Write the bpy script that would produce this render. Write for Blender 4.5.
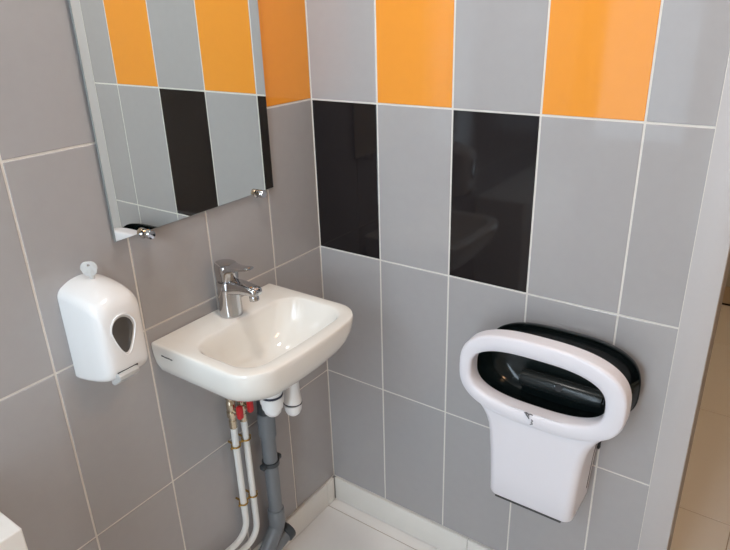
import bpy, bmesh, math, random
from mathutils import Vector, Matrix

random.seed(7)
for o in list(bpy.data.objects):
    bpy.data.objects.remove(o, do_unlink=True)
sc = bpy.context.scene
COL = sc.collection
PI = math.pi

# ------------------------------------------------------------------ camera
CAM_C = Vector((1.0681, -1.2728, 1.4983))
CAM_M = ((0.8178, 0.5747, -0.0289), (-0.2035, 0.3357, 0.9197), (-0.5383, 0.7463, -0.3915))   # right, up, forward
cam_d = bpy.data.cameras.new('camera')
cam_d.sensor_width = 36.0
cam_d.lens = 36.0 * 636.84 / 730.0
cam_d.clip_start = 0.02
cam = bpy.data.objects.new('camera', cam_d)
COL.objects.link(cam)
r_, u_, f_ = (Vector(v).normalized() for v in CAM_M)
rot = Matrix((r_, u_, -f_)).transposed()
cam.matrix_world = Matrix.Translation(CAM_C) @ rot.to_4x4()
sc.camera = cam

# ------------------------------------------------------------------ world, daylight, exposure
world = bpy.data.worlds.new('overcast_sky')
sc.world = world
world.use_nodes = True
wb = world.node_tree.nodes['Background']
wb.inputs['Color'].default_value = (0.715, 0.865, 1.0, 1)
wb.inputs['Strength'].default_value = 13.5
sc.view_settings.view_transform = 'Standard'
sc.view_settings.look = 'None'
sc.view_settings.gamma = 1.0
sc.view_settings.use_curve_mapping = False
sc.view_settings.exposure = 0.0

ROOM_X, ROOM_Y, ROOM_Z = 2.4, -2.2, 2.5
HALL_Y = 2.235
WINS = ((0.03, 0.55, 0.76, 1.58), (0.03, 0.55, 1.64, 2.42), (0.62, 1.00, 0.30, 2.42))          # x0, x1, z0, z1: dimmed window behind the camera; unseen fanlight and tall window added for daylight
for x0, x1, z0, z1 in WINS:
    pl = bpy.data.lights.new('window_portal', 'AREA')
    pl.shape = 'RECTANGLE'
    pl.size, pl.size_y = x1-x0, z1-z0
    pl.cycles.is_portal = True
    po = bpy.data.objects.new('window_portal', pl)
    COL.objects.link(po)
    po.location = ((x0+x1)/2, ROOM_Y-0.12, (z0+z1)/2)
    po.rotation_euler = Vector((0, 1, 0)).to_track_quat('-Z', 'Z').to_euler()

BASIN_W, LAMP_W, HALL_W = 6.2, 7.0, 6.9

# ------------------------------------------------------------------ materials
MATS = {}
def mat(name, col, rough=0.5, metal=0.0, coat=0.0, ior=1.5, var=0.0, vscale=8.0, bump=0.0, bscale=30.0, trans=0.0,
        emit=None, estr=0.0, rvar=0.0, sss=0.0):
    m = bpy.data.materials.new(name)
    m.use_nodes = True
    nt = m.node_tree
    b = nt.nodes['Principled BSDF']
    b.inputs['Base Color'].default_value = (*col, 1)
    b.inputs['Roughness'].default_value = rough
    b.inputs['Metallic'].default_value = metal
    b.inputs['IOR'].default_value = ior
    b.inputs['Coat Weight'].default_value = coat
    b.inputs['Coat Roughness'].default_value = 0.04
    b.inputs['Transmission Weight'].default_value = trans
    if emit:
        b.inputs['Emission Color'].default_value = (*emit, 1)
        b.inputs['Emission Strength'].default_value = estr
    geo = nt.nodes.new('ShaderNodeNewGeometry')
    if var or rvar:
        n = nt.nodes.new('ShaderNodeTexNoise')
        n.inputs['Scale'].default_value = vscale
        n.inputs['Detail'].default_value = 4
        nt.links.new(geo.outputs['Position'], n.inputs['Vector'])
        if var:
            mix = nt.nodes.new('ShaderNodeMix'); mix.data_type = 'RGBA'
            mix.inputs['A'].default_value = (*[c*(1-var) for c in col], 1)
            mix.inputs['B'].default_value = (*[min(1, c*(1+var)) for c in col], 1)
            nt.links.new(n.outputs['Fac'], mix.inputs['Factor'])
            nt.links.new(mix.outputs['Result'], b.inputs['Base Color'])
        if rvar:
            mr = nt.nodes.new('ShaderNodeMapRange')
            mr.inputs['To Min'].default_value = max(0, rough-rvar)
            mr.inputs['To Max'].default_value = rough+rvar
            nt.links.new(n.outputs['Fac'], mr.inputs['Value'])
            nt.links.new(mr.outputs['Result'], b.inputs['Roughness'])
    if bump:
        n2 = nt.nodes.new('ShaderNodeTexNoise')
        n2.inputs['Scale'].default_value = bscale
        n2.inputs['Detail'].default_value = 2
        nt.links.new(geo.outputs['Position'], n2.inputs['Vector'])
        bp = nt.nodes.new('ShaderNodeBump')
        bp.inputs['Strength'].default_value = bump
        bp.inputs['Distance'].default_value = 0.002
        nt.links.new(n2.outputs['Fac'], bp.inputs['Height'])
        nt.links.new(bp.outputs['Normal'], b.inputs['Normal'])
    MATS[name] = m
    return m

mat('grey_glaze', (0.405, 0.393, 0.395), 0.055, ior=1.45, var=0.03, vscale=40, bump=0.05, bscale=9)
mat('orange_glaze', (0.86, 0.33, 0.045), 0.055, ior=1.45, var=0.02, vscale=40, bump=0.05, bscale=9)
mat('black_glaze', (0.012, 0.010, 0.011), 0.055, ior=1.45, var=0.05, vscale=40, bump=0.05, bscale=9)
mat('grout', (0.74, 0.71, 0.66), 0.85, var=0.06, vscale=60, bump=0.3, bscale=300)
mat('floor_tile', (0.83, 0.81, 0.785), 0.28, var=0.015, vscale=60)
mat('floor_joint', (0.42, 0.35, 0.28), 0.9, var=0.1)
mat('skirting_tile', (0.80, 0.78, 0.735), 0.3, var=0.04, vscale=14)
mat('skirting_joint', (0.42, 0.40, 0.38), 0.9, var=0.1)
mat('hall_skirting', (0.46, 0.37, 0.26), 0.4, var=0.05)
mat('paint', (0.66, 0.59, 0.49), 0.8, var=0.02, bump=0.1, bscale=200)
mat('hall_paint', (0.42, 0.41, 0.36), 0.7, var=0.03)
mat('ceiling_paint', (0.80, 0.79, 0.77), 0.9, var=0.02)
mat('casing_paint', (0.53, 0.505, 0.50), 0.42, var=0.02, vscale=120, bump=0.06, bscale=400)
mat('reveal_shade', (0.30, 0.26, 0.22), 0.6, var=0.04)  # brown tone carries the shade on the doorway reveal
mat('gap_shade', (0.015, 0.012, 0.01), 0.9, var=0.1)
mat('ceramic', (0.88, 0.86, 0.81), 0.07, coat=0.3, var=0.008, vscale=5)
mat('white_plastic', (0.82, 0.81, 0.80), 0.22, var=0.01)
mat('cool_white_plastic', (0.79, 0.775, 0.82), 0.32, var=0.01)
mat('white_laminate', (0.84, 0.83, 0.80), 0.35, var=0.01)
mat('black_gloss', (0.008, 0.012, 0.012), 0.13, ior=1.36, var=0.1, vscale=20)
mat('nozzle_black', (0.016, 0.02, 0.02), 0.25, ior=1.4, var=0.1, vscale=20)
mat('black_matt', (0.008, 0.008, 0.009), 0.6, var=0.1)
mat('dark_grille', (0.05, 0.05, 0.052), 0.55, var=0.1)
mat('grey_print', (0.10, 0.10, 0.11), 0.5, var=0.05)
mat('smoked_window', (0.06, 0.055, 0.05), 0.12, coat=0.5, var=0.35, vscale=30)
mat('lever_grey', (0.52, 0.515, 0.50), 0.3, var=0.02)
mat('chrome', (0.55, 0.55, 0.56), 0.06, metal=1.0, rvar=0.03, vscale=60)
mat('mirror_silver', (0.84, 0.88, 0.855), 0.0, metal=1.0, rvar=0.0, var=0.004, vscale=2)
mat('glass_edge', (0.25, 0.27, 0.26), 0.15, var=0.05)
mat('brass', (0.62, 0.40, 0.12), 0.25, metal=1.0, var=0.1, vscale=80)
mat('nickel_brass', (0.60, 0.52, 0.40), 0.25, metal=1.0, var=0.12, vscale=120)
mat('red_handle', (0.62, 0.02, 0.025), 0.35, var=0.05)
mat('supply_white', (0.80, 0.81, 0.79), 0.3, var=0.02)
mat('pvc_grey', (0.17, 0.185, 0.20), 0.35, var=0.05, vscale=25)
mat('pvc_dark', (0.045, 0.055, 0.062), 0.4, var=0.05)
mat('trap_white', (0.86, 0.87, 0.87), 0.28, var=0.01)
mat('navy_gasket', (0.02, 0.025, 0.05), 0.5, var=0.05)
mat('key_plastic', (0.56, 0.555, 0.54), 0.4, var=0.03)
mat('lamp_housing', (0.8, 0.8, 0.8), 0.4, var=0.02)
mat('lamp_diffuser', (0.9, 0.88, 0.82), 0.4, var=0.01, emit=(1.0, 0.80, 0.60), estr=2.0)
mat('window_frame', (0.82, 0.82, 0.81), 0.4, var=0.01)
for nm, tint in (('pane_glass', 0.97), ('tinted_pane', 0.42)):
    gm = bpy.data.materials.new(nm); gm.use_nodes = True; MATS[nm] = gm
    nt = gm.node_tree; nt.nodes.remove(nt.nodes['Principled BSDF'])
    tr = nt.nodes.new('ShaderNodeBsdfTransparent'); tr.inputs['Color'].default_value = (tint, tint, tint, 1)
    gl = nt.nodes.new('ShaderNodeBsdfGlossy'); gl.inputs['Roughness'].default_value = 0.02
    mx = nt.nodes.new('ShaderNodeMixShader'); mx.inputs[0].default_value = 0.06
    nt.links.new(tr.outputs[0], mx.inputs[1]); nt.links.new(gl.outputs[0], mx.inputs[2]); nt.links.new(mx.outputs[0], nt.nodes['Material Output'].inputs[0])

# ------------------------------------------------------------------ helpers
def wloc(o):
    v = Vector((0, 0, 0))
    while o is not None:
        v += o.location; o = o.parent
    return v

def link(name, me, parent=None):
    o = bpy.data.objects.new(name, me)
    COL.objects.link(o)
    if parent is not None: o.parent = parent
    return o

def mesh(name, verts, faces, m, parent=None, sharp=35.0, fix=True):
    """world-space verts -> ONE mesh object, placed under its parent"""
    off = wloc(parent) if parent is not None else Vector((0, 0, 0))
    me = bpy.data.meshes.new(name)
    me.from_pydata([tuple(Vector(v)-off) for v in verts], [], faces)
    if fix:
        bm = bmesh.new(); bm.from_mesh(me)
        bmesh.ops.remove_doubles(bm, verts=bm.verts, dist=1e-6)
        bmesh.ops.recalc_face_normals(bm, faces=bm.faces)
        bm.to_mesh(me); bm.free()
    if sharp is not None:
        me.shade_smooth(); me.set_sharp_from_angle(angle=math.radians(sharp))
    me.materials.append(MATS[m])
    return link(name, me, parent)

def rbox(name, lo, hi, m, parent=None, bev=0.003, seg=2, sharp=35.0):
    bm = bmesh.new()
    bmesh.ops.create_cube(bm, size=1.0)
    lo, hi = Vector(lo), Vector(hi)
    for v in bm.verts:
        v.co = Vector([lo[i] + (v.co[i]+0.5)*(hi[i]-lo[i]) for i in range(3)])
    if bev > 0:
        bmesh.ops.bevel(bm, geom=bm.edges[:], offset=bev, segments=seg, profile=0.5, affect='EDGES')
    V = [v.co.copy() for v in bm.verts]; bm.verts.index_update()
    F = [[v.index for v in f.verts] for f in bm.faces]
    bm.free()
    return mesh(name, V, F, m, parent, sharp)

def boxes(name, bl, m, parent=None):
    V, F = [], []
    for lo, hi in bl:
        k = len(V)
        for z in (lo[2], hi[2]):
            V += [(lo[0], lo[1], z), (hi[0], lo[1], z), (hi[0], hi[1], z), (lo[0], hi[1], z)]
        F += [[k+i for i in f] for f in ((3,2,1,0), (4,5,6,7), (0,1,5,4), (1,2,6,5), (2,3,7,6), (3,0,4,7))]
    return mesh(name, V, F, m, parent, None, False)

def loft(rings, closed=True, cap0=False, cap1=False, wrap=False):
    V, F = [], []
    n = len(rings[0])
    for r in rings: V += [tuple(p) for p in r]
    R = len(rings)
    for i in range(R if wrap else R-1):
        a, b = i*n, ((i+1) % R)*n
        for j in range(n if closed else n-1):
            k = (j+1) % n
            F.append([a+j, a+k, b+k, b+j])
    if cap0: F.append(list(range(n))[::-1])
    if cap1: F.append([(R-1)*n+j for j in range(n)])
    return V, F

def frame(d):
    d = Vector(d).normalized()
    a = Vector((0, 0, 1)) if abs(d.z) < 0.9 else Vector((1, 0, 0))
    u = d.cross(a).normalized()
    return u, d.cross(u).normalized()

def tube_vf(pts, r, seg=16, caps=True):
    pts = [Vector(p) for p in pts]
    rad = r if isinstance(r, (list, tuple)) else [r]*len(pts)
    rings = []
    u = None
    for i, p in enumerate(pts):
        d = (pts[min(i+1, len(pts)-1)] - pts[max(i-1, 0)]).normalized()
        if u is None: u, v = frame(d)
        else:
            u = (u - d*u.dot(d)).normalized(); v = d.cross(u).normalized()
        rings.append([p + (u*math.cos(2*PI*k/seg) + v*math.sin(2*PI*k/seg))*rad[i] for k in range(seg)])
    return loft(rings, True, caps, caps)

def tube(name, pts, r, m, parent=None, seg=16, caps=True, sharp=40):
    V, F = tube_vf(pts, r, seg, caps)
    return mesh(name, V, F, m, parent, sharp)

def lathe(name, prof, origin, axis, m, parent=None, seg=28, sharp=35):
    """prof: (distance along the axis, radius)"""
    o, a = Vector(origin), Vector(axis).normalized()
    return tube_rad(name, [(o+a*t, r) for t, r in prof], a, m, parent, seg, sharp)

def tube_rad(name, pr, a, m, parent, seg, sharp):
    u, v = frame(a)
    rings = [[p + (u*math.cos(2*PI*k/seg)+v*math.sin(2*PI*k/seg))*max(r, 1e-5) for k in range(seg)] for p, r in pr]
    V, F = loft(rings, True, True, True)
    return mesh(name, V, F, m, parent, sharp)

def fillet(pts, r, n=8):
    pts = [Vector(p) for p in pts]
    out = [pts[0]]
    for i in range(1, len(pts)-1):
        a, b, c = pts[i-1], pts[i], pts[i+1]
        d0, d1 = (a-b).normalized(), (c-b).normalized()
        ang = d0.angle(d1)
        t = min(r/math.tan(ang/2), (a-b).length*0.49, (c-b).length*0.49)
        p0, p1 = b+d0*t, b+d1*t
        for k in range(n+1):
            s = k/n
            out.append(p0*(1-s)**2 + b*2*s*(1-s) + p1*s*s)
    out.append(pts[-1])
    return out

def join(parts):
    V, F = [], []
    for v, f in parts:
        k = len(V); V += list(v); F += [[i+k for i in q] for q in f]
    return V, F

def thing(name, label, cat, loc, group=None):
    o = bpy.data.objects.new(name, None)
    o.empty_display_size = 0.05
    COL.objects.link(o)
    o.location = loc
    o['label'] = label; o['category'] = cat
    if group: o['group'] = group
    return o

def struct(o, label=None):
    o['kind'] = 'structure'
    if label: o['label'] = label
    return o

# ------------------------------------------------------------------ the tiled walls
TH, TW = 0.39737, 0.2
ROW_Z = [0.08901 + TH*k for k in range(7)]
ROW_Z[-1] = ROOM_Z
LY = [0.0, -0.18328] + [-0.18328 - 0.19988*k for k in range(1, 11)]
LY = [y for y in LY if y > ROOM_Y] + [ROOM_Y]
RX = [0.0, 0.2, 0.4, 0.6, 0.8, 0.9193]
JT, TT, BV = 0.0044, 0.008, 0.0011
tile_cache = {}
def tile_mesh(w, h, m, side):
    key = (round(w, 4), round(h, 4), m, side)
    if key in tile_cache: return tile_cache[key]
    a, b = w/2 - JT/2, h/2 - JT/2
    P = []
    for d, ins in ((-TT, 0), (-BV, 0), (-BV*0.3, BV*0.3), (0, BV)):
        for s, t in ((-1, -1), (1, -1), (1, 1), (-1, 1)):
            q, z = s*(a-ins), t*(b-ins)
            P.append((q, -d, z) if side == 'back' else (d, q, z))
    F = [(3, 2, 1, 0), (12, 13, 14, 15)]
    for L in range(3):
        for k in range(4):
            F.append((L*4+k, L*4+(k+1) % 4, L*4+4+(k+1) % 4, L*4+4+k))
    me = bpy.data.meshes.new('tile')
    me.from_pydata(P, [], [list(f) for f in F])
    bm = bmesh.new(); bm.from_mesh(me); bmesh.ops.recalc_face_normals(bm, faces=bm.faces); bm.to_mesh(me); bm.free()
    me.materials.append(MATS[m])
    tile_cache[key] = me
    return me

wl = struct(boxes('wall_left', [((-0.12, ROOM_Y-0.0, 0), (-0.0013, 0.12, ROOM_Z))], 'grout'))
wr = struct(boxes('wall_back', [((-0.0013, 0.0013, 0), (0.9178, 0.12, ROOM_Z)), ((0.9178, 0.02, 0), (0.955, 0.12, ROOM_Z))], 'grout'))

for i in range(len(LY)-1):
    for j in range(len(ROW_Z)-1):
        y0, y1, z0, z1 = LY[i+1], LY[i], ROW_Z[j], ROW_Z[j+1]
        c = 'grey_glaze'
        if j == 3 and i == 0: c = 'orange_glaze'
        me = tile_mesh(y1-y0, z1-z0, c, 'left')
        o = link('tile', me, wl); o.location = (0, (y0+y1)/2, (z0+z1)/2)
for i in range(len(RX)-1):
    for j in range(len(ROW_Z)-1):
        c = 'grey_glaze'
        if j == 3 and i in (1, 3): c = 'orange_glaze'
        if j == 2 and i in (0, 2): c = 'black_glaze'
        me = tile_mesh(RX[i+1]-RX[i], ROW_Z[j+1]-ROW_Z[j], c, 'back')
        o = link('tile', me, wr); o.location = ((RX[i]+RX[i+1])/2, 0, (ROW_Z[j]+ROW_Z[j+1])/2)

# painted end of the tiled wall: casing of the doorway
tr1 = struct(rbox('trim_1', (0.9178, -0.0006, 0), (0.9760, 0.02, ROOM_Z), 'casing_paint', None, 0.0008, 2), 'pale grey painted casing at the end of the tiled wall')
struct(boxes('trim_4', [((0.9170, -0.0009, 0.089), (0.9184, 0.004, ROOM_Z))], 'grout'), 'thin white sealant line between tiles and casing')
struct(boxes('trim_2', [((0.955, 0.02, 0), (0.9745, 0.12, ROOM_Z))], 'reveal_shade'), 'doorway reveal behind the pale casing, coloured brown for its shade')

# other walls, unseen from here
struct(boxes('wall_side', [((ROOM_X, ROOM_Y, 0), (ROOM_X+0.1, HALL_Y, ROOM_Z))], 'paint'))
struct(boxes('wall_doorway', [((1.88, 0.0, 0), (ROOM_X, 0.12, ROOM_Z)), ((0.9745, 0.03, 2.05), (1.88, 0.12, ROOM_Z))], 'paint'))
(ax0, ax1, az0, az1), (bx0, bx1, bz0, bz1), (cx0, cx1, cz0, cz1) = WINS
WY0 = ROOM_Y-0.2
struct(boxes('wall_window', [((-0.12, WY0, 0), (ax0, ROOM_Y, ROOM_Z)), ((ax0, WY0, 0), (ax1, ROOM_Y, az0)), ((ax0, WY0, az1), (ax1, ROOM_Y, bz0)), ((bx0, WY0, bz1), (bx1, ROOM_Y, ROOM_Z)),
                             ((ax1, WY0, 0), (cx0, ROOM_Y, ROOM_Z)), ((cx0, WY0, 0), (cx1, ROOM_Y, cz0)), ((cx0, WY0, cz1), (cx1, ROOM_Y, ROOM_Z)), ((cx1, WY0, 0), (ROOM_X+0.1, ROOM_Y, ROOM_Z))], 'paint'))
wf = 0.04
for k, (x0, x1, z0, z1) in enumerate(WINS):  # fanlight and tall window are unseen, added to bring in more daylight
    w1 = struct(boxes('window_%d' % (k+1), [((x0, ROOM_Y-0.10, z0), (x0+wf, ROOM_Y-0.05, z1)), ((x1-wf, ROOM_Y-0.10, z0), (x1, ROOM_Y-0.05, z1)),
                               ((x0+wf, ROOM_Y-0.10, z0), (x1-wf, ROOM_Y-0.05, z0+wf)), ((x0+wf, ROOM_Y-0.10, z1-wf), (x1-wf, ROOM_Y-0.05, z1))], 'window_frame'))
    boxes('pane', [((x0+wf, ROOM_Y-0.078, z0+wf), (x1-wf, ROOM_Y-0.074, z1-wf))], 'tinted_pane' if k == 0 else 'pane_glass', w1)
struct(boxes('ceiling', [((-0.12, ROOM_Y-0.2, ROOM_Z), (ROOM_X+0.1, HALL_Y+0.1, ROOM_Z+0.1))], 'ceiling_paint'))

# ------------------------------------------------------------------ floor of large tiles running on through the doorway
fl = struct(boxes('floor', [((-0.12, ROOM_Y-0.2, -0.08), (ROOM_X+0.1, HALL_Y+0.1, -0.0015))], 'floor_joint'))
FX = [-0.12, 0.485, 1.0925, 1.70, 2.3075, ROOM_X+0.1]
FY = [ROOM_Y, -1.871, -1.262, -0.6535, -0.045, 0.5645, 1.173, 1.7815, HALL_Y+0.05]
for i in range(len(FX)-1):
    for j in range(len(FY)-1):
        g = 0.0014
        lo = (FX[i]+g, FY[j]+g, -0.009); hi = (FX[i+1]-g, FY[j+1]-g, 0.0)
        rbox('tile', lo, hi, 'floor_tile', fl, 0.0007, 1, None)

# skirting tiles
bl_ = struct(boxes('baseboard_left', [((-0.0013, ROOM_Y, 0), (0.0055, -0.0, 0.086))], 'skirting_joint'))
ys = [-0.0115, -0.045, -0.6535, -1.262, -1.871, ROOM_Y]
for k in range(len(ys)-1):
    rbox('tile', (0.0, ys[k+1]+0.001, 0.0015), (0.009, ys[k]-0.001, 0.0890), 'skirting_tile', bl_, 0.0012, 2)
bb_ = struct(boxes('baseboard_back', [((-0.0, -0.0055, 0), (0.9175, 0.0013, 0.086))], 'skirting_joint'))
for a, b in ((0.0095, 0.485), (0.485, 0.9185)):
    rbox('tile', (a+0.001, -0.009, 0.0015), (b-0.001, 0.0, 0.0890), 'skirting_tile', bb_, 0.0012, 2)

# hall beyond the doorway
struct(boxes('wall_hall', [((-0.12, HALL_Y, 0), (ROOM_X+0.1, HALL_Y+0.1, ROOM_Z)), ((-0.12, 0.12, 0), (-0.05, HALL_Y, ROOM_Z))], 'hall_paint'))
struct(rbox('baseboard_hall', (-0.05, HALL_Y-0.012, 0.013), (ROOM_X, HALL_Y, 0.103), 'hall_skirting', None, 0.002, 1))
struct(boxes('trim_3', [((-0.05, HALL_Y-0.004, 0.0), (ROOM_X, HALL_Y, 0.013))], 'gap_shade'), 'black strip for the shade in the gap under the hall skirting')  # shade of the gap put in as a black strip

# ------------------------------------------------------------------ unseen ceiling lamps, added for their light
def added_lamp(label, x, y, watts, colour, rad):
    t = thing('added_lamp', label, 'lamp', (x, y, ROOM_Z))
    lathe('housing', [(0, rad*1.08), (0.03, rad*1.08), (0.034, rad*1.05), (0.034, rad*0.98)], (x, y, ROOM_Z), (0, 0, -1), 'lamp_housing', t, 40)
    lathe('diffuser', [(0.034, rad*0.98), (0.05, rad*0.9), (0.06, rad*0.6), (0.063, 0.001)], (x, y, ROOM_Z), (0, 0, -1), 'lamp_diffuser', t, 40)
    l = bpy.data.lights.new('lamp_light', 'AREA'); l.shape = 'DISK'; l.size = rad*1.8; l.energy = watts; l.color = colour
    lo = bpy.data.objects.new('lamp_light', l); COL.objects.link(lo); lo.parent = t; lo.location = (0, 0, -0.07)
    return t
added_lamp('unseen ceiling lamp added above the basin to brighten it', 0.42, -0.52, BASIN_W, (1.0, 0.96, 0.92), 0.10)
added_lamp('unseen ceiling lamp added in the washroom near the doorway for warm light', 1.65, -0.65, LAMP_W, (1.0, 0.56, 0.29), 0.17)
added_lamp('unseen ceiling lamp added to light the hall beyond the doorway', 1.4, 1.3, HALL_W, (1.0, 0.65, 0.35), 0.14)

# ------------------------------------------------------------------ mirror
MY0, MY1, MZ0, MZ1, MX0, MX1 = -0.6165, -0.1705, 1.0935, 1.72, 0.0045, 0.0085
mt = thing('wall_mirror', 'frameless rectangular wall mirror reflecting orange, black and grey tiles', 'mirror', (0, (MY0+MY1)/2, MZ0))
MIRROR_TURN = 0.0080
e = 0.0006
boxes('glass', [((MX0, MY0, MZ0), (MX1-0.0002, MY1, MZ1))], 'glass_edge', mt)
boxes('reflecting_face', [((MX1-0.0002, MY0+e, MZ0+e), (MX1, MY1-e, MZ1-e))], 'mirror_silver', mt)
for cy, cz in ((-0.5475, 1.0895), (-0.2235, 1.0915)):
    c = lathe('clip', [(0.0, 0.0105), (0.003, 0.011), (0.006, 0.0085), (0.010, 0.0085), (0.0105, 0.0055), (0.0125, 0.0055), (0.013, 0.0095), (0.0245, 0.0095), (0.026, 0.0085), (0.0263, 0.001)],
              (0.0003, cy, cz), (1, 0, 0), 'chrome', mt, 24)
    c['label'] = 'chrome mirror clip'

mt.rotation_euler = (0, 0.0028, MIRROR_TURN)

# ------------------------------------------------------------------ wash basin
BY, ZT = -0.3915, 0.852
def ring_outer(z, hw, xf, r, bow=0.006, n=12, xb=0.0015):
    P = [(xb, BY-hw, z)]
    for k in range(1, 8): P.append((xb + (xf-r-xb)*k/8, BY-hw, z))
    for k in range(n+1):
        a = -PI/2 + (PI/2)*k/n
        P.append((xf-r + r*math.cos(a), BY-hw+r + r*math.sin(a), z))
    w = hw-r
    for k in range(1, 16):
        s = -1+2*k/16
        P.append((xf + bow*(1-s*s)*(w/0.12 if w < 0.12 else 1), BY+w*s, z))
    for k in range(n+1):
        a = (PI/2)*k/n
        P.append((xf-r + r*math.cos(a), BY+hw-r + r*math.sin(a), z))
    for k in range(7, 0, -1): P.append((xb + (xf-r-xb)*k/8, BY+hw, z))
    P.append((xb, BY+hw, z))
    for k in range(1, 12): P.append((xb, BY+hw-2*hw*k/12, z))
    return P
def ring_inner(z, hw, xb, xf, r, n=12):
    """same point count and order as ring_outer"""
    P = []
    r = min(r, hw*0.95, (xf-xb)*0.48)
    P.append((xb + r*(1-math.cos(PI/4)), BY-hw+r*(1-math.sin(PI/4)), z))
    q = []
    for k in range(1, 4):
        a = PI + PI/4 + (PI/4)*k/4
        q.append((xb+r+r*math.cos(a), BY-hw+r+r*math.sin(a), z))
    for k in range(4):
        q.append((xb+r + (xf-xb-2*r)*k/4, BY-hw, z))
    P += q
    for k in range(n+1):
        a = -PI/2 + (PI/2)*k/n
        P.append((xf-r+r*math.cos(a), BY-hw+r+r*math.sin(a), z))
    w = hw-r
    for k in range(1, 16):
        s = -1+2*k/16
        P.append((xf+0.003*(1-s*s), BY+w*s, z))
    for k in range(n+1):
        a = (PI/2)*k/n
        P.append((xf-r+r*math.cos(a), BY+hw-r+r*math.sin(a), z))
    for (x, y, zz) in reversed(q): P.append((x, 2*BY-y, z))
    P.append((xb + r*(1-math.cos(PI/4)), BY+hw-r*(1-math.sin(PI/4)), z))
    for k in range(1, 4):
        a = PI - PI/4 + (PI/4)*k/4
        P.append((xb+r+r*math.cos(a), BY+hw-r+r*math.sin(a), z))
    for k in range(1, 5):
        P.append((xb, BY+w-2*w*(k-0.5)/4 if w > 0 else BY, z))
    for k in range(0, 4):
        a = PI + (PI/4)*k/4
        P.append((xb+r+r*math.cos(a), BY-hw+r+r*math.sin(a), z))
    return P
wbn = thing('wash_basin', 'small white ceramic wash basin fixed to the grey tiled wall', 'basin', (0.0, BY, 0.70))
def zz(z): return 0.852-(0.846-z)*0.95
outer = [ring_outer(zz(z), hw-0.004, xf-0.006, r) for z, hw, xf, r in (
    (0.7015, 0.030, 0.150, 0.028), (0.7035, 0.060, 0.182, 0.050), (0.712, 0.100, 0.212, 0.070), (0.728, 0.132, 0.242, 0.080), (0.748, 0.157, 0.267, 0.085),
    (0.768, 0.173, 0.285, 0.085), (0.790, 0.1825, 0.296, 0.080), (0.812, 0.1865, 0.302, 0.076), (0.832, 0.188, 0.3045, 0.074),
    (0.8415, 0.1877, 0.3045, 0.073), (0.8450, 0.1862, 0.3030, 0.071), (0.846, 0.183, 0.300, 0.068))]
inner = [ring_inner(zz(z), hw-0.003, xb, xf-0.004, r) for z, hw, xb, xf, r in (
    (0.8460, 0.1620, 0.0810, 0.2755, 0.056), (0.8448, 0.1595, 0.0830, 0.2735, 0.055), (0.8400, 0.1565, 0.0860, 0.2705, 0.056), (0.828, 0.1510, 0.0890, 0.2660, 0.056),
    (0.805, 0.1400, 0.0930, 0.2590, 0.056), (0.780, 0.1230, 0.0970, 0.2490, 0.056), (0.754, 0.100, 0.1040, 0.2390, 0.055), (0.738, 0.072, 0.1180, 0.2260, 0.05),
    (0.730, 0.040, 0.1370, 0.2050, 0.03), (0.727, 0.023, 0.1500, 0.1940, 0.021))]
assert len(outer[0]) == len(inner[0]), (len(outer[0]), len(inner[0]))
V, F = loft(outer+inner, True, True, True)
mesh('bowl', V, F, 'ceramic', wbn, 50)
lathe('drain', [(0.0, 0.022), (0.002, 0.0225), (0.0035, 0.020), (0.0035, 0.012), (0.0015, 0.011), (0.0015, 0.001)], (0.170, BY, 0.7393), (0, 0, 1), 'chrome', wbn, 24)
# small illegible printed maker's mark on the side
parts = []
for x, w_, dz in ((0.030, 0.008, 0.0), (0.040, 0.0075, -0.0006), (0.0495, 0.0065, -0.0002), (0.058, 0.006, -0.0008)):
    a, b = Vector((x, BY-0.18435, 0.828+dz)), Vector((x+w_, BY-0.18435, 0.8305+dz))
    P = [(a.x, a.y, a.z), (b.x, a.y, a.z), (b.x, a.y, b.z), (a.x, a.y, b.z), (a.x, a.y+0.002, a.z), (b.x, a.y+0.002, a.z), (b.x, a.y+0.002, b.z), (a.x, a.y+0.002, b.z)]
    parts.append((P, [[3,2,1,0], [4,5,6,7], [0,1,5,4], [1,2,6,5], [2,3,7,6], [3,0,4,7]]))
V, F = join(parts)
mesh('printed_mark', V, F, 'grey_print', wbn, None)

# ------------------------------------------------------------------ tap
TX, TY = 0.047, -0.386
tap = thing('basin_tap', 'chrome single lever mixer tap on the white basin', 'tap', (TX, TY, ZT+0.0006))
Z0 = ZT+0.0006
lathe('body', [(0, 0.0265), (0.002, 0.0272), (0.006, 0.0268), (0.030, 0.0258), (0.060, 0.0255), (0.077, 0.0258), (0.080, 0.0245), (0.0805, 0.0235)], (TX, TY, Z0), (0, 0, 1), 'chrome', tap, 36)
# spout: tapering box-like arm with a rounded section
def sq_ring(c, w, h, n=20, p=3.2, tilt=0.0):
    R = []
    for k in range(n):
        a = 2*PI*k/n
        ca, sa = math.cos(a), math.sin(a)
        y = math.copysign(abs(ca)**(2/p), ca)*w; z = math.copysign(abs(sa)**(2/p), sa)*h
        R.append((c[0]+tilt*z, c[1]+y, c[2]+z))
    return R
sp = [sq_ring((TX+0.006, TY, Z0+0.0660), 0.0215, 0.0175), sq_ring((TX+0.030, TY, Z0+0.0700), 0.0200, 0.0155), sq_ring((TX+0.053, TY, Z0+0.0725), 0.0180, 0.0125),
      sq_ring((TX+0.074, TY, Z0+0.0725), 0.0165, 0.0105), sq_ring((TX+0.088, TY, Z0+0.0720), 0.0155, 0.0095), sq_ring((TX+0.093, TY, Z0+0.0715), 0.0130, 0.0075), sq_ring((TX+0.095, TY, Z0+0.0710), 0.009, 0.004)]
V, F = loft(sp, True, True, True)
so = mesh('spout', V, F, 'chrome', tap, 45)
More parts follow.
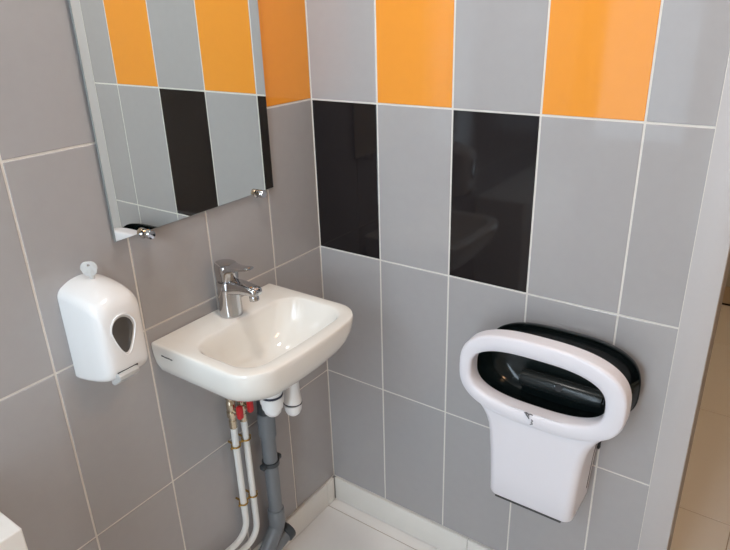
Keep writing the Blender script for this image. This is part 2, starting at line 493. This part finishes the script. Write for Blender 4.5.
lathe('aerator', [(0, 0.0105), (0.010, 0.0110), (0.014, 0.0108), (0.0145, 0.009), (0.012, 0.0085), (0.012, 0.001)], (TX+0.079, TY, Z0+0.065), (0.12, 0, -1), 'chrome', so, 24)
lathe('neck', [(0, 0.0215), (0.006, 0.0215), (0.008, 0.0235), (0.016, 0.0235)], (TX, TY, Z0+0.0790), (0, 0, 1), 'chrome', tap, 32)
# lever: slanting cap that runs out into a flat tongue
def lever_ring(x, w, zl, zh):
    return [(x, TY-w, zl), (x, TY-w*0.98, (zl+zh)/2), (x, TY-w*0.8, zh-0.0012), (x, TY-w*0.4, zh), (x, TY+w*0.4, zh), (x, TY+w*0.8, zh-0.0012), (x, TY+w*0.98, (zl+zh)/2), (x, TY+w, zl), (x, TY+w*0.5, zl-0.0006), (x, TY-w*0.5, zl-0.0006)]
hp = []
for t, r in ((0.0, 0.0235), (0.002, 0.0255), (0.018, 0.0262), (0.030, 0.0262), (0.0345, 0.0245), (0.0365, 0.019), (0.0375, 0.010), (0.038, 0.001)):
    hp.append([(TX + r*math.cos(2*PI*k/36), TY + r*math.sin(2*PI*k/36), Z0+0.0835+t + (0.10*r*math.cos(2*PI*k/36)*-1 if t > 0.02 else 0)) for k in range(36)])
V1 = loft(hp, True, True, True)
lv = [lever_ring(TX-0.004, 0.0235, Z0+0.104, Z0+0.1195), lever_ring(TX+0.018, 0.0225, Z0+0.106, Z0+0.1185), lever_ring(TX+0.032, 0.0175, Z0+0.110, Z0+0.1190), lever_ring(TX+0.048, 0.0150, Z0+0.1145, Z0+0.1205),
      lever_ring(TX+0.064, 0.0145, Z0+0.1175, Z0+0.1230), lever_ring(TX+0.075, 0.0125, Z0+0.1195, Z0+0.1245), lever_ring(TX+0.0785, 0.008, Z0+0.1205, Z0+0.1240)]
V2 = loft(lv, True, True, True)
V, F = join([V1, V2])
mesh('lever', V, F, 'chrome', tap, 40)

tap.scale = (1, 1, 1.05)

# ------------------------------------------------------------------ soap dispenser
DY = -0.6985
dsp = thing('soap_dispenser', 'white plastic soap dispenser with drop shaped window on the grey wall', 'dispenser', (0.0, DY, 0.85))
def disp_ring(x, hw, zl, zh, r, arch, n=6):
    P = []
    for cx, cz, a0 in ((hw-r, zl+r, -PI/2), (hw-r, zh-r, 0.0), (-hw+r, zh-r, PI/2), (-hw+r, zl+r, PI)):
        for k in range(n+1):
            a = a0+(PI/2)*k/n
            y, z = cx+r*math.cos(a), cz+r*math.sin(a)
            if cz > (zl+zh)/2: z -= arch*(y/hw)**2
            P.append((x, DY+y, z))
        if a0 == 0.0:
            for k in range(1, 12):
                y = (hw-r)*(1-2*k/12)
                P.append((x, DY+y, zh-arch*(y/hw)**2))
        if a0 == PI:
            for k in range(1, 12):
                y = (-hw+r)*(1-2*k/12)
                P.append((x, DY+y, zl))
    return P
dr = [disp_ring(*a) for a in (
    (0.0006, 0.0482, 0.853, 1.052, 0.010, 0.018), (0.010, 0.0488, 0.854, 1.0525, 0.010, 0.018), (0.040, 0.0488, 0.859, 1.0515, 0.011, 0.018), (0.070, 0.0484, 0.866, 1.047, 0.012, 0.017),
    (0.090, 0.0472, 0.872, 1.0405, 0.013, 0.015), (0.103, 0.0446, 0.8770, 1.0330, 0.015, 0.012), (0.111, 0.0400, 0.883, 1.0240, 0.017, 0.009), (0.1150, 0.0335, 0.891, 1.013, 0.018, 0.005), (0.1166, 0.024, 0.902, 0.999, 0.018, 0.002), (0.1172, 0.012, 0.92, 0.975, 0.011, 0.0))]
V, F = loft(dr, True, True, True)
mesh('cover', V, F, 'white_plastic', dsp, 60)
def drop(x, cy, s, n=40, bz=0.0):
    P = []
    for k in range(n):
        a = 2*PI*k/n
        y = 0.0235*math.sin(a)*(1-0.38*max(0, -math.cos(a)))
        z = 0.974 + (0.027*math.cos(a) if math.cos(a) > 0 else 0.050*math.cos(a))
        P.append((x, DY-0.002+cy+y*s, 0.965+(z-0.965)*s))
    return P
V, F = loft([drop(0.112, 0, 1.10), drop(0.1182, 0, 1.10), drop(0.1188, 0, 1.04), drop(0.1168, 0, 0.97), drop(0.1165, 0, 0.95)], True, False, False)
wdw = mesh('window_rim', V, F, 'white_plastic', dsp, 40)
V, F = loft([drop(0.1120, 0, 0.99), drop(0.1168, 0, 0.99), drop(0.1172, 0, 0.90), drop(0.1173, 0, 0.02)], True, True, True)
mesh('window_recess', V, F, 'lever_grey', dsp, 60)
V, F = loft([drop(0.1165, -0.0026, 0.91), drop(0.1177, -0.0026, 0.91), drop(0.1180, -0.0026, 0.87), drop(0.1182, -0.0026, 0.4), drop(0.1183, -0.0026, 0.02)], True, True, True)
mesh('level_window', V, F, 'smoked_window', dsp, 60)
# push lever at the bottom of the front
pr = []
for y, s in ((-0.022, 0.7), (-0.0205, 0.92), (-0.016, 1.0), (0.016, 1.0), (0.0205, 0.92), (0.022, 0.7)):
    prof = [(0.088, 0.876), (0.111, 0.8875), (0.1195, 0.888), (0.1235, 0.883), (0.1225, 0.876), (0.114, 0.868), (0.098, 0.856), (0.090, 0.857)]
    cx, cz = 0.107, 0.873
    pr.append([(cx+(a-cx)*s, DY-0.010+y, cz+0.006+(b-cz)*s) for a, b in prof])
V, F = loft(pr, True, True, True)
mesh('push_lever', V, F, 'lever_grey', dsp, 30)
sl = boxes('lever_slot', [((0.100, DY-0.029, 0.892), (0.1165, DY+0.013, 0.8948))], 'black_matt', dsp)
# key standing in the lock on top
KX, KY, KZ = 0.034, -0.694, 1.0515
key = thing('key', 'small white key standing in the top of the soap dispenser', 'key', (KX, KY, KZ))
kd = Vector((0.72, 0.69, 0)).normalized()         # across the bow
kn = Vector((0.69, -0.72, 0)).normalized()
def key_ring(off, s, hole=False):
    R = []
    for k in range(32):
        a = 2*PI*k/32
        if hole: u, w = 0.0026*math.cos(a), 0.0265+0.0026*math.sin(a)
        else:
            u = 0.0150*math.copysign(abs(math.cos(a))**0.8, math.cos(a))*s*(1.0-0.12*(math.sin(a) < 0)); w = 0.0190+0.0145*math.copysign(abs(math.sin(a))**0.85, math.sin(a))*s
        R.append(Vector((KX, KY, KZ)) + kd*u + Vector((0, 0, w)) + kn*off)
    return R
V, F = loft([key_ring(-0.0014, 1, True), key_ring(-0.0016, 0.95), key_ring(-0.001, 1.0), key_ring(0.001, 1.0), key_ring(0.0016, 0.95), key_ring(0.0014, 1, True)], True, False, False, wrap=True)
mesh('bow', V, F, 'key_plastic', key, 40)
V, F = tube_vf([Vector((KX, KY, KZ)) + kd*0.003 + Vector((0, 0, -0.004)), Vector((KX, KY, KZ)) + kd*0.002 + Vector((0, 0, 0.006))], 0.0042, 14)
mesh('shank', V, F, 'key_plastic', key, 40)

# ------------------------------------------------------------------ supply pipes
def supply_pipe(label, y, zb, ybend, ztop, hside):
    PX, R = 0.030, 0.0085
    t = thing('supply_pipe', label, 'pipe', (PX, y, zb), 'white water supply pipes under the basin')
    tube('pipe', fillet([(PX, y, ztop-0.085), (PX, y, zb), (PX, -0.80, zb)], 0.055, 10), R, 'supply_white', t, 18)
    lathe('union', [(0, 0.0098), (0.022, 0.0098), (0.022, 0.0085), (0.034, 0.0085), (0.034, 0.0125), (0.048, 0.0125), (0.048, 0.009), (0.050, 0.009)], (PX, y, ztop-0.090), (0, 0, 1), 'nickel_brass', t, 6 if False else 20)
    lathe('valve_body', [(0, 0.0095), (0.004, 0.0115), (0.024, 0.0115), (0.028, 0.009), (0.034, 0.009), (0.036, 0.0125), (0.050, 0.0125), (0.050, 0.006), (0.085, 0.0055)], (PX, y, ztop-0.040), (0, 0, 1), 'nickel_brass', t, 20)
    # red butterfly handle on the front of the valve
    hx, hz = PX+0.014, ztop-0.042
    h = lathe('valve_stem', [(0, 0.005), (0.012, 0.005)], (PX+0.008, y, hz), (1, 0, 0), 'nickel_brass', t, 14)
    rbox('valve_handle', (hx+0.004, y-0.007+hside*0.004, hz-0.016), (hx+0.017, y+0.008+hside*0.004, hz+0.020), 'red_handle', t, 0.004, 2)
    for cz in (0.488, 0.305):
        pts = [(PX+0.0108*math.cos(a), y+0.0108*math.sin(a), cz) for a in [2*PI*k/20 for k in range(21)]]
        va = tube_vf(pts, 0.0021, 8)
        vb = tube_vf([(PX-0.010, y+0.001, cz), (0.0012, y+0.001, cz)], 0.0028, 8)
        vc = tube_vf([(PX, y-0.0105, cz), (PX-0.001, y-0.0165, cz-0.001)], 0.0032, 8)
        vd = tube_vf([(PX, y+0.0105, cz), (PX-0.001, y+0.0155, cz+0.001)], 0.0032, 8)
        V, F = join([va, vb, vc, vd])
        mesh('clip', V, F, 'brass', t, 40)
    return t
supply_pipe('white supply pipe under the basin, the one farther from the grey waste pipe', -0.4095, 0.197, 0, 0.634, 1)
supply_pipe('white supply pipe under the basin, the one beside the grey waste pipe', -0.3745, 0.160, 0, 0.634, 1)

# ------------------------------------------------------------------ grey waste pipe
GX, GY = 0.040, -0.308
wp = thing('waste_pipe', 'grey plastic waste pipe running down the wall under the basin', 'pipe', (GX, GY, 0.06))
tube('pipe', [(GX, GY, 0.53), (GX, GY, 0.40), (GX, GY, 0.195)], 0.0195, 'pvc_grey', wp, 24)
lathe('socket', [(0, 0.0195), (0.001, 0.0235), (0.060, 0.0235), (0.064, 0.0225), (0.072, 0.0225), (0.074, 0.0195)], (GX, GY, 0.460), (0, 0, 1), 'pvc_grey', wp, 28)
tube('elbow', fillet([(GX, GY, 0.53), (GX, GY, 0.590), (GX+0.045, GY-0.018, 0.603)], 0.035, 10), 0.0205, 'pvc_dark', wp, 22)
lathe('pipe_clamp', [(0, 0.0195), (0.0, 0.0235), (0.012, 0.0235), (0.012, 0.0195)], (GX, GY, 0.366), (0, 0, 1), 'pvc_dark', wp, 28)
for s in (-1, 1):
    rbox('clamp_lug', (GX-0.008, GY+s*0.0285-0.0065, 0.366), (GX+0.008, GY+s*0.0285+0.0065, 0.379), 'pvc_dark', wp, 0.002, 2)
lathe('lower_socket', [(0, 0.0195), (0.001, 0.0235), (0.048, 0.0235), (0.052, 0.0225), (0.053, 0.0195)], (GX, GY, 0.160), (0, 0, 1), 'pvc_grey', wp, 28)
tube('bend', fillet([(GX, GY, 0.175), (GX, GY, 0.150), (GX, GY-0.075, 0.070), (GX, GY-0.16, 0.055)], 0.05, 8), 0.0215, 'pvc_grey', wp, 24)
tube('collector', [(GX, GY+0.030, 0.098), (GX, GY-0.06, 0.080), (GX, GY-0.20, 0.058), (GX, -0.85, 0.048)], 0.0215, 'pvc_grey', wp, 24)
lathe('cleanout_cap', [(0, 0.0225), (0.002, 0.0265), (0.020, 0.0265), (0.023, 0.0245), (0.023, 0.0185), (0.019, 0.017), (0.019, 0.001)], (GX, GY+0.022, 0.0965), (0, 1, 0.2), 'pvc_dark', wp, 30)

# ------------------------------------------------------------------ white trap
trp = thing('bottle_trap', 'white plastic drain trap with dark rings hanging under the basin', 'trap', (0.155, BY, 0.605))
lathe('cup', [(0, 0.008), (0.002, 0.014), (0.009, 0.0195), (0.020, 0.0215), (0.022, 0.0245), (0.036, 0.0255), (0.037, 0.0275), (0.053, 0.0280), (0.055, 0.026)], (0.155, BY, 0.619), (0, 0, 1), 'trap_white', trp, 30)
lathe('gasket', [(0, 0.0265), (0.0015, 0.0272), (0.0045, 0.0272), (0.006, 0.0265)], (0.155, BY, 0.6725), (0, 0, 1), 'navy_gasket', trp, 30)
lathe('tailpiece', [(0, 0.0255), (0.02, 0.0255), (0.036, 0.024)], (0.155, BY, 0.677), (0, 0, 1), 'trap_white', trp, 28)
BX2, BY2 = 0.155, BY+0.068
lathe('bottle', [(0, 0.004), (0.002, 0.010), (0.008, 0.0165), (0.018, 0.0208), (0.034, 0.0222), (0.0345, 0.0222)], (BX2, BY2, 0.578), (0, 0, 1), 'trap_white', trp, 30)
lathe('gasket', [(0, 0.0222), (0.0005, 0.0228), (0.0030, 0.0228), (0.0035, 0.0222)], (BX2, BY2, 0.6125), (0.0, 0.12, 1), 'navy_gasket', trp, 30)
lathe('bottle_neck', [(0, 0.0222), (0.012, 0.0215), (0.030, 0.0195), (0.060, 0.0185), (0.082, 0.0185)], (BX2, BY2, 0.616), (0, 0, 1), 'trap_white', trp, 28)
tube('outlet', [(BX2-0.012, BY2+0.004, 0.650), (GX+0.056, GY-0.0225, 0.6105)], 0.016, 'trap_white', trp, 18)

# ------------------------------------------------------------------ hand dryer
HX = 0.689
hd = thing('hand_dryer', 'white hand dryer with wide oval opening and black back plate', 'hand dryer', (HX, 0.0, 0.40))
def sup(cx, cz, hw, hh, n, N=72, a0=0.0, a1=2*PI, full=True, skew=0.0):
    R = []
    M_ = N if full else N+1
    for k in range(M_):
        a = a0+(a1-a0)*k/N
        c, s = math.cos(a), math.sin(a)
        R.append((cx+math.copysign(abs(c)**(2/n), c)*hw, cz+math.copysign(abs(s)**(2/n), s)*hh))
    return R
def xz(R, y): return [(x, y, z) for x, z in R]
OUT = sup(HX-0.003, 0.7365, 0.184, 0.1040, 2.75)
INN = sup(HX-0.010, 0.7330, 0.1480, 0.0660, 2.8)
def mixr(s, y): return [(a[0]*(1-s)+b[0]*s, y, a[1]*(1-s)+b[1]*s) for a, b in zip(OUT, INN)]
loop = [mixr(0, -0.098), mixr(0.0, -0.127), mixr(0.02, -0.1305), mixr(0.07, -0.1335), mixr(0.16, -0.1350), mixr(0.5, -0.1362), mixr(0.80, -0.1350), mixr(0.92, -0.1325), mixr(0.98, -0.1280), mixr(1.0, -0.122), mixr(1.0, -0.098)]
V, F = loft(loop, True, False, False, wrap=True)
mesh('front_loop', V, F, 'cool_white_plastic', hd, 50)
# body under the loop, flaring into it
def body_ring(z, w, yb, r, yf=-0.1315, n=8):
    P = [(HX-w, yb, z)]
    for k in range(n+1):
        a = PI + (PI/2)*k/n
        P.append((HX-w+r+r*math.cos(a), yf+r+r*math.sin(a), z))
    for k in range(1, 10): P.append((HX-w+r+(2*w-2*r)*k/10, yf, z))
    for k in range(n+1):
        a = -PI/2 + (PI/2)*k/n
        P.append((HX+w-r+r*math.cos(a), yf+r+r*math.sin(a), z))
    P.append((HX+w, yb, z))
    return P
br = [body_ring(*a) for a in (
    (0.4045, 0.0955, -0.012, 0.020, -0.125), (0.4075, 0.0985, -0.012, 0.020, -0.1285), (0.414, 0.100, -0.012, 0.020), (0.47, 0.1025, -0.012, 0.020), (0.53, 0.106, -0.012, 0.020), (0.575, 0.110, -0.012, 0.020),
    (0.600, 0.114, -0.012, 0.020), (0.620, 0.1205, -0.035, 0.019), (0.636, 0.129, -0.065, 0.017), (0.650, 0.139, -0.088, 0.014), (0.662, 0.149, -0.098, 0.010), (0.668, 0.152, -0.102, 0.008))]
V, F = loft(br, True, True, True)
mesh('body', V, F, 'cool_white_plastic', hd, 50)
boxes('outlet_grille', [((HX-0.082, -0.1275, 0.4005), (HX+0.078, -0.060, 0.4050))], 'dark_grille', hd)
rbox('back_panel', (HX-0.098, -0.0125, 0.425), (HX+0.098, -0.0005, 0.64), 'lever_grey', hd, 0.002, 1)
for sx in (-1, 1):
    rbox('side_strip', (HX+sx*0.106-0.008, -0.0118, 0.545), (HX+sx*0.106+0.008, -0.0005, 0.632), 'black_matt', hd, 0.001, 1)  # black strip between the body and the wall
    P = []
    for z, w in ((0.440, 0.1013), (0.53, 0.1060), (0.585, 0.1117)):
        P.append([(HX+sx*(w-0.002), -0.0290, z), (HX+sx*(w+0.0007), -0.0290, z), (HX+sx*(w+0.0007), -0.0265, z), (HX+sx*(w-0.002), -0.0265, z)])
    V, F = loft(P, True, True, True)
    mesh('side_seam', V, F, 'dark_grille', hd, None)
# black back plate and scoop
PZ, PX_ = 0.7400, 0.7035
def pr_(hw, hh, y, n=2.9): return xz(sup(PX_, PZ, hw, hh, n), y)
plate = [pr_(0.150, 0.080, -0.0005), pr_(0.1640, 0.0900, -0.020), pr_(0.1690, 0.0945, -0.0370), pr_(0.1685, 0.0940, -0.0390), pr_(0.1665, 0.0925, -0.0390), pr_(0.1645, 0.0905, -0.0360),
         pr_(0.158, 0.0850, -0.0240), pr_(0.140, 0.0700, -0.0150), pr_(0.09, 0.04, -0.0125), pr_(0.01, 0.005, -0.012)]
V, F = loft(plate, True, True, True)
mesh('back_plate', V, F, 'black_gloss', hd, 50)
def low(cx, hw, hh, cz, y, n=2.8): return xz(sup(cx, cz, hw, hh, n, 48, PI*0.94, 2.06*PI, False), y)
sc_in = [low(PX_, 0.1645, 0.0905, PZ, -0.0375), low(0.698, 0.162, 0.089, 0.738, -0.055), low(0.688, 0.158, 0.080, 0.735, -0.080), low(0.680, 0.152, 0.071, 0.7335, -0.100), low(0.679, 0.150, 0.068, 0.733, -0.110)]
sc_out = [[(x+(0.003 if x > HX else -0.003), y, z-0.003) for x, y, z in R] for R in reversed(sc_in)]
V, F = loft(sc_in+sc_out, False, False, False, wrap=True)
F.append([k*49 for k in range(10)]); F.append([k*49+48 for k in range(10)][::-1])
mesh('scoop', V, F, 'black_gloss', hd, 50)
cap = [(HX-0.075, -0.034, 0.690), (HX-0.073, -0.034, 0.690), (HX-0.06, -0.034, 0.690), (HX+0.10, -0.034, 0.690), (HX+0.113, -0.034, 0.690), (HX+0.115, -0.034, 0.690)]
noz = tube('nozzle', cap, [0.012, 0.019, 0.0215, 0.0215, 0.019, 0.012], 'nozzle_black', hd, 28)
lathe('nozzle_hole', [(0, 0.0085), (0.001, 0.0085), (0.0012, 0.006), (0.0012, 0.001)], (HX+0.020, -0.0525, 0.7005), (0, -0.86, 0.5), 'black_matt', noz, 20)
# grey print on the lower lip: open hand above a puff of air
def stroke(pts, w=0.0012):
    out = []
    y = -0.1370
    for (a, b), (c, d) in zip(pts[:-1], pts[1:]):
        dx, dz = c-a, d-b; L = math.hypot(dx, dz) or 1
        nx, nz = -dz/L*w/2, dx/L*w/2
        P = [(a+nx, y, b+nz), (c+nx, y, d+nz), (c-nx, y, d-nz), (a-nx, y, b-nz)]
        P += [(x, y+0.0016, z) for x, _, z in P]
        out.append((P, [[0,1,2,3], [7,6,5,4], [0,4,5,1], [1,5,6,2], [2,6,7,3], [3,7,4,0]]))
    return out
lx, lz = HX-0.013, 0.6500
def sy(pts, w): return stroke([(lx+a*1.3, lz+b*1.3) for a, b in pts], w)
st = []
st += sy([(-0.0085, 0.0135), (-0.0045, 0.0150), (-0.001, 0.0130), (0.003, 0.0145), (0.0065, 0.0135)], 0.0017)
st += sy([(-0.006, 0.0140), (-0.0045, 0.0105), (-0.0015, 0.0080), (0.0005, 0.0045)], 0.0020)
st += sy([(-0.0010, 0.0125), (0.0005, 0.0095)], 0.0014)
st += sy([(0.0045, 0.0045), (0.0075, 0.0020), (0.0045, -0.0005), (0.0075, -0.0035), (0.0030, -0.0055)], 0.0015)
V, F = join(st)
mesh('printed_symbol', V, F, 'grey_print', hd, None)

# ------------------------------------------------------------------ white unit at the near wall
cb = thing('wall_unit', 'white box unit with a flat top standing against the grey wall', 'cabinet', (0.1, -1.28, 0.0))
rbox('carcass', (0.001, -1.58, 0.06), (0.2, -0.9795, 0.7815), 'white_laminate', cb, 0.003, 3)
rbox('plinth', (0.010, -1.575, 0.001), (0.180, -0.990, 0.06), 'dark_grille', cb, 0.001, 1)
